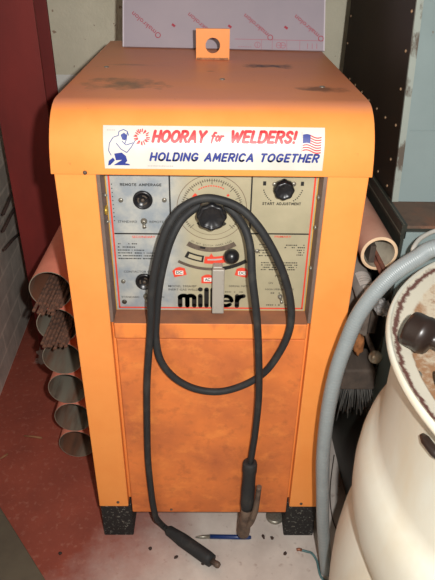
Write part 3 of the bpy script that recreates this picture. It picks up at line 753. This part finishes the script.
tag(g.obj('thin_wire', M['grit']), 'thin dark wire lying on grey floor between machine and cabinet', 'wire')

# ------------------------------------------------------------------ stack of pipes, left
zs = [.0560, .1678, .2796, .3914, .5032, .6150]; xs = [-.411, -.410, -.414, -.415, -.415, -.418]
words = ['bottom pipe of the stack resting on the red floor', 'second pipe up in the stack beside the orange machine', 'third pipe up in the stack, brown streak inside',
         'third pipe down, mouth below the rod ends', 'second pipe down, mouth crossed by rusty rods', 'topmost pipe of the stack with pink primer on its side']
def pipe_mesh():
    g = G(); L = 1.0; R_, r_ = .0555, .0535
    g.use(M['pipe_out']); g.lathe([(R_, L), (R_, .0)], (0, 0, 0), (0, 1, 0), 48, caps=False)
    g.use(M['pipe_edge']); g.lathe([(R_, 0), (r_, 0)], (0, 0, 0), (0, 1, 0), 48, caps=False)
    g.use(M['pipe_in']); g.lathe([(r_, 0), (r_, L)], (0, 0, 0), (0, 1, 0), 48, caps=False)
    g.use(M['pipe_edge']); g.lathe([(r_, L), (R_, L)], (0, 0, 0), (0, 1, 0), 48, caps=False)
    return g.obj('metal_pipe', None)
p0 = pipe_mesh()
for i in range(6):
    o = p0 if i == 0 else p0.copy()
    if i: COL.objects.link(o)
    o.location = (xs[i], .285, zs[i]); o.rotation_euler.y = i*1.3
    tag(o, words[i], 'pipe', 'stacked metal pipes')
def rod(p, q_, r_, lab, grp):
    p, q_ = Vector(p), Vector(q_); g = G(); d = q_-p
    g.lathe([(r_, 0), (r_, d.length)], (0, 0, 0), d, 8); o = g.obj('rusty_rod', M['rust2']); o.location = p
    return tag(o, lab, 'rod', grp)
for (px, pz, n_, fr, lab, grp) in ((-.418, .6150, 13, .235, 'long rusty rod poking out of the topmost pipe', 'rods in the topmost pipe'), (-.415, .5032, 14, .225, 'long rusty rod poking out of the second pipe down', 'rods in the second pipe down')):
    for k in range(n_):
        a = -PI/2+(-.75+.13*k); rr = .0475-(.010 if k % 2 else 0)
        x_, z_ = px+rr*math.cos(a), pz+rr*math.sin(a)
        rod((x_-.004, fr+random.uniform(0, .03), z_+.001), (x_, 1.0, z_), .0042, lab, grp)
for k in range(4):
    a = -.9+.2*k; rod((-.415+.046*math.cos(a), .33+.02*k, .2796+.046*math.sin(a)), (-.415+.046*math.cos(a), 1.0, .2796+.046*math.sin(a)), .004, 'rusty rod lying inside the third pipe from the floor', 'rods in the third pipe up')

# ------------------------------------------------------------------ plastic sheet with protective film
lean = math.radians(28); L = 1.36
SH = empty('plastic_sheet', (0, .62, 1.156), 'film-covered plastic sheet with red maker print leaning on the wall behind lifting eye', 'sheet')
ux = Vector((1, -.05, 0)).normalized(); up = Vector((0, math.sin(lean), math.cos(lean))); nn_ = ux.cross(up).normalized()   # towards camera: -Y
base = Vector((.0275, .620, 1.1585))
Mt = Matrix((( ux.x, -nn_.x, up.x, base.x), (ux.y, -nn_.y, up.y, base.y), (ux.z, -nn_.z, up.z, base.z), (0, 0, 0, 1)))
g = G(); g.box((-.262, 0, 0), (.262, .006, L)); sheet = g.obj('panel', M['sheet'], SH, xf=Mt)
g = G(); g.box((-.2655, 0, 0), (-.262, .006, L)); g.box((.262, 0, 0), (.2655, .006, L)); g.obj('edge', M['sheet_edge'], SH, xf=Mt)
def film_print():
    for row in range(4):
        for c_ in (-.2050, -.0570, .0900, .2220):
            xx = c_+(.07 if row % 2 else 0); zz = .058+row*.16
            if xx+.042 > .267 or xx-.05 < -.265: continue
            g = G(); rot_text(g, 'makrolon', xx-.005, zz+.004, .078, .0125, 141, -.0006)
            g.arc(xx+.033, zz-.027, .0055, .0075, 0, 360, -.0006, 18)
            g.obj('film_lettering', M['pinkink'], SH, xf=Mt, recalc=False)
            if xx+.1 < .262:
                g = G(); g.stroke([(xx+.070, zz+.002), (xx+.078, zz-.004)], .006, -.0006, False); g.obj('film_mark', M['pinkink'], SH, xf=Mt, recalc=False)
film_print()
g = G()
g.quadxz(.030, .0245, .262, .0258, -.0006)
for x_ in (.100, .128, .166, .200): g.quadxz(x_, 0, x_+.001, .0245, -.0006)
for x_ in (.090, .146, .156): g.arc(x_, .0115, .0065, .0080, 0, 360, -.0006, 20)
g.quadxz(.139, .011, .163, .0122, -.0007); g.quadxz(.0892, .006, .0904, .017, -.0007)
for x_ in (.22, .232, .244): g.quadxz(x_, .004, x_+.0015, .018, -.0007)
for k in range(6): g.quadxz(.04+.006*k, .005, .0435+.006*k, .0065, -.0006)
g.obj('film_border', M['pinkline'], SH, xf=Mt, recalc=False)

# ------------------------------------------------------------------ electrical cabinet, right
EC = empty('electrical_cabinet', (.7, .5, 0), 'tall dark-sided metal cabinet with blue grey stepped front and rivets', 'cabinet')
XS = .415; TZ = 1.75
yf = lambda z: .232+(z-.9)*.17
g = G(); g.hexa([(XS, yf(.895), .895), (XS+.01, yf(.895), .895), (XS+.01, .925, .895), (XS, .925, .895), (XS, yf(TZ), TZ), (XS+.01, yf(TZ), TZ), (XS+.01, .925, TZ), (XS, .925, TZ)])
g.obj('side_panel', M['darkpanel'], EC)
g = G(); g.hexa([(XS+.01, yf(.895)-.001, .895), (1.2, yf(.895)-.001, .895), (1.2, .925, .895), (XS+.01, .925, .895), (XS+.01, yf(TZ)-.001, TZ), (1.2, yf(TZ)-.001, TZ), (1.2, .925, TZ), (XS+.01, .925, TZ)])
g.obj('upper_front', M['bluegrey'], EC)
g = G(); g.hexa([(XS-.001, yf(.895)-.003, .895), (XS+.013, yf(.895)-.003, .895), (XS+.013, yf(.895)+.004, .895), (XS-.001, yf(.895)+.004, .895), (XS-.001, yf(TZ)-.003, TZ), (XS+.013, yf(TZ)-.003, TZ), (XS+.013, yf(TZ)+.004, TZ), (XS-.001, yf(TZ)+.004, TZ)])
g.obj('corner_angle', M['chipedge'], EC)
g = G(); g.hexa([(XS+.02, yf(1.05)-.0025, 1.05), (1.2, yf(1.05)-.0025, 1.05), (1.2, yf(1.05)+.002, 1.05), (XS+.02, yf(1.05)+.002, 1.05), (XS+.02, yf(1.052)-.0025, 1.052), (1.2, yf(1.052)-.0025, 1.052), (1.2, yf(1.052)+.002, 1.052), (XS+.02, yf(1.052)+.002, 1.052)])
g.obj('seam', M['bluegrey'], EC)
g = G(); g.box((.404, .100, 0), (1.2, .925, .888)); g.obj('lower_side', M['darkframe'], EC)
g = G(); g.box((.410, .097, .0), (1.2, .100, .880)); g.obj('lower_front', M['bluegrey'], EC)
g = G(); g.box((.410, .099, .888), (1.2, .26, .8945)); g.obj('ledge', M['rustledge'], EC)
g = G(); g.box((.401, .097, .865), (.412, .925, .8975)); g.obj('frame_bar', M['darkframe'], EC)
g = G(); g.box((.4002, .097, .874), (.4015, .925, .877)); g.box((.4035, .097, .8970), (.4055, .6, .8985)); g.obj('frame_line', M['frameline'], EC)
riv = [(.322,1.282),(.317,1.205),(.307,1.128),(.298,1.051),(.292,.974),(.285,.912),(.90,1.212),(.90,1.136),(.811,1.049),(.731,1.048),(.645,1.047),(.559,1.045),(.471,1.045),(.387,1.045),(.375,.915),(.335,1.36),(.90,1.29),(.345,1.44)]
r0 = None
for (y_, z_) in riv:
    if r0 is None:
        g = G(); g.lathe([(.0040, 0), (.0036, .0015), (.002, .0026), (0, .003)], (0, 0, 0), (-1, 0, 0), 10); r0 = g.obj('rivet', M['rivet']); o = r0
    else: o = r0.copy(); COL.objects.link(o)
    o.parent = EC; o.location = Vector((XS, y_, z_))-Vector(EC.location)

# ------------------------------------------------------------------ clay pipe and the clutter beneath it
g = G(); R_, r_ = .0395, .0328; c_ = (.3575, .080, .837)
g.use(M['clay_out']); g.lathe([(R_-.0015, .72), (R_-.0015, .004)], c_, (0, 1, 0), 48, caps=False)
g.use(M['clay_rim']); g.lathe([(R_-.0015, .004), (R_, .001), (R_-.001, 0), (r_, 0)], c_, (0, 1, 0), 48, caps=False)
g.use(M['clay_in']); g.lathe([(r_, 0), (r_, .72)], c_, (0, 1, 0), 48, caps=False)
g.use(M['clay_rim']); g.lathe([(r_, .72), (R_-.0015, .72)], c_, (0, 1, 0), 48, caps=False)
tag(g.obj('large_pipe', None, loc=(.3575, .08, .837)), 'pinkish pipe with thick cream rim lying between machine and cabinet', 'pipe')
def clutter_rod(p, q_, r_, mt, lab):
    p, q_ = Vector(p), Vector(q_); g = G(); g.lathe([(r_, 0), (r_, (q_-p).length)], p, q_-p, 10); tag(g.obj('metal_rod', M[mt]), lab, 'rod', 'rods in the cream-rimmed pipe')
g = G(); g.hexa([(.340,.09,.811),(.352,.09,.811),(.352,.75,.814),(.340,.75,.814),(.340,.09,.850),(.352,.09,.850),(.352,.75,.856),(.340,.75,.856)])
tag(g.obj('flat_bar', M['timber']), 'dark flat bar standing inside the mouth of cream-rimmed pipe', 'bar')
for k, (x_, z_) in enumerate(((.3545, .8115), (.3640, .8120), (.3600, .8200))):
    clutter_rod((x_+.004, .0+.012*k, z_-.003), (x_, .75, z_), .0042, 'rust', 'rusty rod sticking out of the cream-rimmed pipe')
# label tube
TB = empty('mailing_tube', (.338, .1, .74), 'grey dusty tube with a white barcode label under the cream-rimmed pipe', 'tube')
g = G(); g.lathe([(.0225, 0), (.0225, .62)], (.3365, .03, .752), (0, 1, 0), 32); g.obj('tube_body', M['tube'], TB)
g = G()
def wrap(g, y0, y1, a0, a1, r_=.0229, n_=14):
    P = [(.3365+r_*math.cos(math.radians(a0+(a1-a0)*k/n_)), .752+r_*math.sin(math.radians(a0+(a1-a0)*k/n_))) for k in range(n_+1)]
    for a_, b2 in zip(P, P[1:]): g.f([g.v((a_[0], y0, a_[1])), g.v((b2[0], y0, b2[1])), g.v((b2[0], y1, b2[1])), g.v((a_[0], y1, a_[1]))], True)
wrap(g, .060, .115, 20, 130); wrap(g, .034, .055, 20, 120)
lb = g.obj('paper_label', M['label'], TB, recalc=False)
g = G()
for (y0, y1) in ((.075, .0765), (.084, .0855), (.096, .0967), (.042, .0428)): wrap(g, y0, y1, 24, 124, .0231)
g.obj('label_lines', M['ink_brown'], lb, recalc=False)
# crumpled plastic bag
g = G(); bmesh.ops.create_icosphere(g.bm, subdivisions=3, radius=.017)
for v_ in g.bm.verts: v_.co *= 1+random.uniform(-.22, .22); v_.co.y *= 1.6; v_.co += Vector((.3785, .060, .716))
tag(g.obj('plastic_wrap', M['plastic']), 'crumpled clear plastic wrap squeezed under the rods beside grey hose', 'plastic wrap')
# timbers lying front to back, the pile they rest on further back
def beam(a, b_, mt, lab):
    g = G(); g.box(a, b_, .003); tag(g.obj('timber_plank', M[mt]), lab, 'plank')
beam((.300, .42, .0), (.398, .86, .300), 'timber', 'dark heavy timber block on the floor at the back of gap')
beam((.298, .42, .3), (.396, .86, .520), 'timber', 'dark timber block stacked upon the heavy block in the gap')
beam((.318, .11, .600), (.372, .80, .728), 'timber2', 'grey old timber lying front to back below the labelled tube')
beam((.300, .30, .521), (.384, .80, .599), 'timber', 'thick dark timber between the timber block and grey plank')
beam((.376, .12, .600), (.396, .80, .700), 'timber', 'narrow dark timber squeezed against the cabinet side')
# ball-ended rod
e = empty('ball_ended_rod', (.383, .05, .573), 'metal rod with a shiny ball end near the orange rag', 'rod')
k = 12; g = G(); g.lathe([(.0160*math.sin(PI*i/k), .016-.016*math.cos(PI*i/k)) for i in range(k+1)], (.383, .040, .580), (0, 1, 0), 28); g.obj('ball', M['silver'], e)
g = G(); g.lathe([(.006, 0), (.006, .23)], (.383, .070, .580), (0, 1, 0), 14); g.obj('shaft', M['jaw'], e)
# rag
g = G(); bmesh.ops.create_icosphere(g.bm, subdivisions=3, radius=.018)
for v_ in g.bm.verts:
    v_.co *= 1+.25*math.sin(v_.co.z*400)*math.cos(v_.co.x*300)
    v_.co.z *= 1.5; v_.co.x *= .75; v_.co += Vector((.3475, .088, .592))
for f_ in g.bm.faces: f_.smooth = True
tag(g.obj('cloth_rag', M['rag']), 'bunched orange brown rag beside the silver ball', 'rag')
# broom
e = empty('push_broom', (.35, .08, .5), 'old broom with dusty grey bristles lying in the gap below ball-ended rod', 'broom')
g = G(); g.hexa([(.308,.045,.490),(.392,.045,.490),(.388,.125,.500),(.312,.125,.500),(.312,.050,.545),(.388,.050,.545),(.384,.125,.555),(.316,.125,.555)])
g.obj('broom_head', M['timber'], e, bevel=.004)
g = G(); g.lathe([(.011, 0), (.011, .29)], (.335, .12, .522-.012), (0, 1, .0), 14); g.obj('handle', M['timber'], e)
g = G(); bcount = 90
for i in range(bcount):
    x_ = .310+.080*random.random(); y_ = .048+.05*random.random(); L_ = random.uniform(.055, .092); dx = (x_-.35)*.35+random.uniform(-.008, .008)
    g.tube([(x_, y_, .492), (x_+dx*.5, y_-.006, .492-L_*.5), (x_+dx, y_-.012+random.uniform(-.004, .004), .492-L_)], .0014, 4)
tag(g.obj('bristles', M['bristle'], e), kind='stuff')

# ------------------------------------------------------------------ drum
DX, DY = .680, -.355
DR = empty('round_drum', (DX, DY, 0), 'large cream painted drum with chipped brown ring on its lid', 'drum')
prof = [(.410, 0), (.421, .01), (.424, .12), (.430, .24), (.431, .30), (.426, .36), (.416, .41), (.398, .452), (.3950, .458), (.3985, .463), (.410, .485), (.4195, .52), (.421, .56), (.4185, .595), (.413, .622), (.402, .642), (.3945, .655), (.392, .675), (.391, .72), (.391, .855), (.396, .868)]
g = G(); g.lathe([(0, 0)]+prof, (0, 0, 0), (0, 0, 1), 128, caps=False); body = g.obj('body', M['drum'], DR, loc=None)
body.matrix_parent_inverse = Matrix.Identity(4)
def at_drum(o): o.matrix_parent_inverse = Matrix.Identity(4); return o
g = G(); g.lathe([(0, .860), (.370, .860), (.373, .864), (.377, .867), (.4015, .872), (.4050, .876)], (0, 0, 0), (0, 0, 1), 128, caps=False); at_drum(g.obj('lid', M['drumtop'], DR))
g = G(); g.lathe([(.3940, .862), (.4060, .862), (.4115, .865), (.4130, .871), (.4115, .877), (.4085, .8795), (.4050, .877), (.4045, .868)], (0, 0, 0), (0, 0, 1), 128, caps=False); at_drum(g.obj('rim_ring', M['drum'], DR))
# fitting on the drum side
a = math.radians(180+27.5+18)
az = math.atan2(-.352, -.352)
def drumfit(ang, z, r_):
    d_ = Vector((math.cos(ang), math.sin(ang), 0)); p = d_*r_+Vector((0, 0, z))
    t_ = Vector((-d_.y, d_.x, 0)); g = G()
    g.tube([p-t_*.022, p-t_*.012, p+t_*.012, p+t_*.022], lambda i: (.004, .0075, .0075, .004)[i], 14)
    return at_drum(g.obj('side_handle', M['capbrown'], DR))
drumfit(math.radians(194.5), .822, .394)
# caps on top of the drum: things of their own
g = G(); ax = Vector((.052, -.052, -.004)).normalized(); p = Vector((.300, -.286, .9035))
g.lathe([(.018, 0), (.0262, .003), (.0280, .009), (.0280, .024), (.0290, .026), (.0290, .030), (.0280, .032), (.0250, .040), (.0130, .043), (.0110, .047), (.0110, .065), (.0145, .068), (.0145, .090), (.010, .094)], p, ax, 40)
tag(g.obj('valve_cap', M['capbrown'], loc=tuple(p)), 'glossy dark brown knobbed cap lying on the cream drum lid', 'cap')
g = G(); p = Vector((.315, -.402, .885))
g.lathe([(.010, 0), (.0220, .003), (.0230, .020), (.0160, .023), (.0150, .060), (.019, .064), (.019, .080)], p, Vector((.8, .1, .12)), 32)
tag(g.obj('valve_cap', M['capbrown'], loc=tuple(p)), 'smaller dark brown cap on the drum at the right picture edge', 'cap')
g = G(); g.lathe([(.0098, 0), (.0098, .003), (.008, .0045), (0, .005)], (.301, -.349, .860), n=24)
tag(g.obj('round_plug', M['screw'], loc=(.301, -.349, .860)), 'small flat grey plug on the drum lid between the two caps', 'plug')
# white cord arc behind the drum
g = G(); g.tube(smooth_path([(.381,-.042,.902),(.387,-.024,.906),(.408,.010,.906),(.434,.038,.905),(.463,.060,.904),(.50,.078,.903),(.56,.085,.899)], 6), .0045, 10)
tag(g.obj('white_cord', M['sticker']), 'white cord curving over the ledge behind the grey hose', 'cord')

# ------------------------------------------------------------------ grey hose
HP = [(.52,-.20,1.02),(.455,-.145,.985),(.391,-.110,.949),(.365,-.108,.929),(.337,-.106,.904),(.315,-.106,.877),(.293,-.106,.840),(.275,-.106,.796),(.262,-.107,.737),(.252,-.108,.675),(.247,-.108,.597),(.247,-.108,.512),(.251,-.109,.421),(.261,-.110,.323),(.273,-.110,.217),(.290,-.110,.101),(.304,-.110,.016)]
pts = smooth_path(HP, 40)
g = G(); g.tube(pts, lambda i: .0152+.0002*(1 if i % 4 < 2 else -1), 20); tag(g.obj('conduit_hose', M['hose']), 'thick light grey ribbed hose curving down past the orange machine', 'hose')

# ------------------------------------------------------------------ dark box corner bottom left, bar on block wall
g = G(); A_, B_ = Vector((-.60, .061, 0)), Vector((-.340, -.252, 0)); d_ = (B_-A_).normalized(); n_ = Vector((d_.y, -d_.x, 0))
n_ = n_ if n_.x < 0 else -n_
c4 = [A_, B_, B_+n_*.16, A_+n_*.16]
g.hexa([tuple(p) for p in c4]+[tuple(p+Vector((0, 0, .118))) for p in c4]); bx = g.obj('crate_side', M['darkbox'], None, bevel=.004)
g2 = G(); g2.hexa([tuple(p+Vector((0, 0, .1185))) for p in c4]+[tuple(p+Vector((0, 0, .126))) for p in c4])
e = empty('dark_crate', (-.47, -.1, 0), 'low dark crate cut off by the bottom left picture corner', 'crate')
attach(bx, e); lid_ = g2.obj('lid', M['darkbox'], e, bevel=.002)
bx.name = 'box_side'
for (p, q_, lab) in (((-.700,.80,.600),(-.712,1.0,.622),'thin dark bracket rod on the block wall, upper of three'), ((-.700,.77,.552),(-.712,1.0,.560),'thin dark bracket rod on the block wall, middle of three'), ((-.700,.75,.492),(-.712,.97,.452),'thin dark bracket rod on the block wall, lowest of three')):
    g = G(); g.tube([p, ((p[0]+q_[0])/2, (p[1]+q_[1])/2, (p[2]+q_[2])/2+.004), q_], .005, 8); tag(g.obj('wall_rod', M['grit']), lab, 'rod')

# ------------------------------------------------------------------ camera and light
cam_d = bpy.data.cameras.new('camera'); cam = bpy.data.objects.new('camera', cam_d); COL.objects.link(cam)
F_PX = 582.0
cam_d.sensor_fit = 'VERTICAL'; cam_d.sensor_height = 24; cam_d.lens = F_PX*24/580; cam_d.clip_start = .01
cam.location = (-.003, -1.016, 1.408)
pi_, ya_, ro_ = math.radians(31.2), math.radians(-.91), math.radians(.93)
fwd = Vector((-math.sin(ya_)*math.cos(pi_), math.cos(ya_)*math.cos(pi_), -math.sin(pi_)))
right = Vector((math.cos(ya_), math.sin(ya_), 0)); upv = right.cross(fwd)
r2 = math.cos(ro_)*right+math.sin(ro_)*upv if False else None
rgt = right*math.cos(ro_)+upv*math.sin(ro_); upr = upv*math.cos(ro_)-right*math.sin(ro_)
cam.matrix_world = Matrix(((rgt.x, upr.x, -fwd.x, cam.location.x), (rgt.y, upr.y, -fwd.y, cam.location.y), (rgt.z, upr.z, -fwd.z, cam.location.z), (0, 0, 0, 1)))
scene.camera = cam
fl = bpy.data.lights.new('camera_flash', 'POINT'); fl.energy = 74; fl.shadow_soft_size = .012; fl.color = (1, .975, .94)
fo = bpy.data.objects.new('camera_flash', fl); COL.objects.link(fo); fo.location = (.075, -1.02, 1.455)
w = bpy.data.worlds.new('room'); scene.world = w; w.use_nodes = True
w.node_tree.nodes['Background'].inputs[0].default_value = (1, .93, .85, 1); w.node_tree.nodes['Background'].inputs[1].default_value = .17
vs = scene.view_settings; vs.view_transform = 'Standard'; vs.look = 'None'; vs.gamma = 1; vs.exposure = 0; vs.use_curve_mapping = False
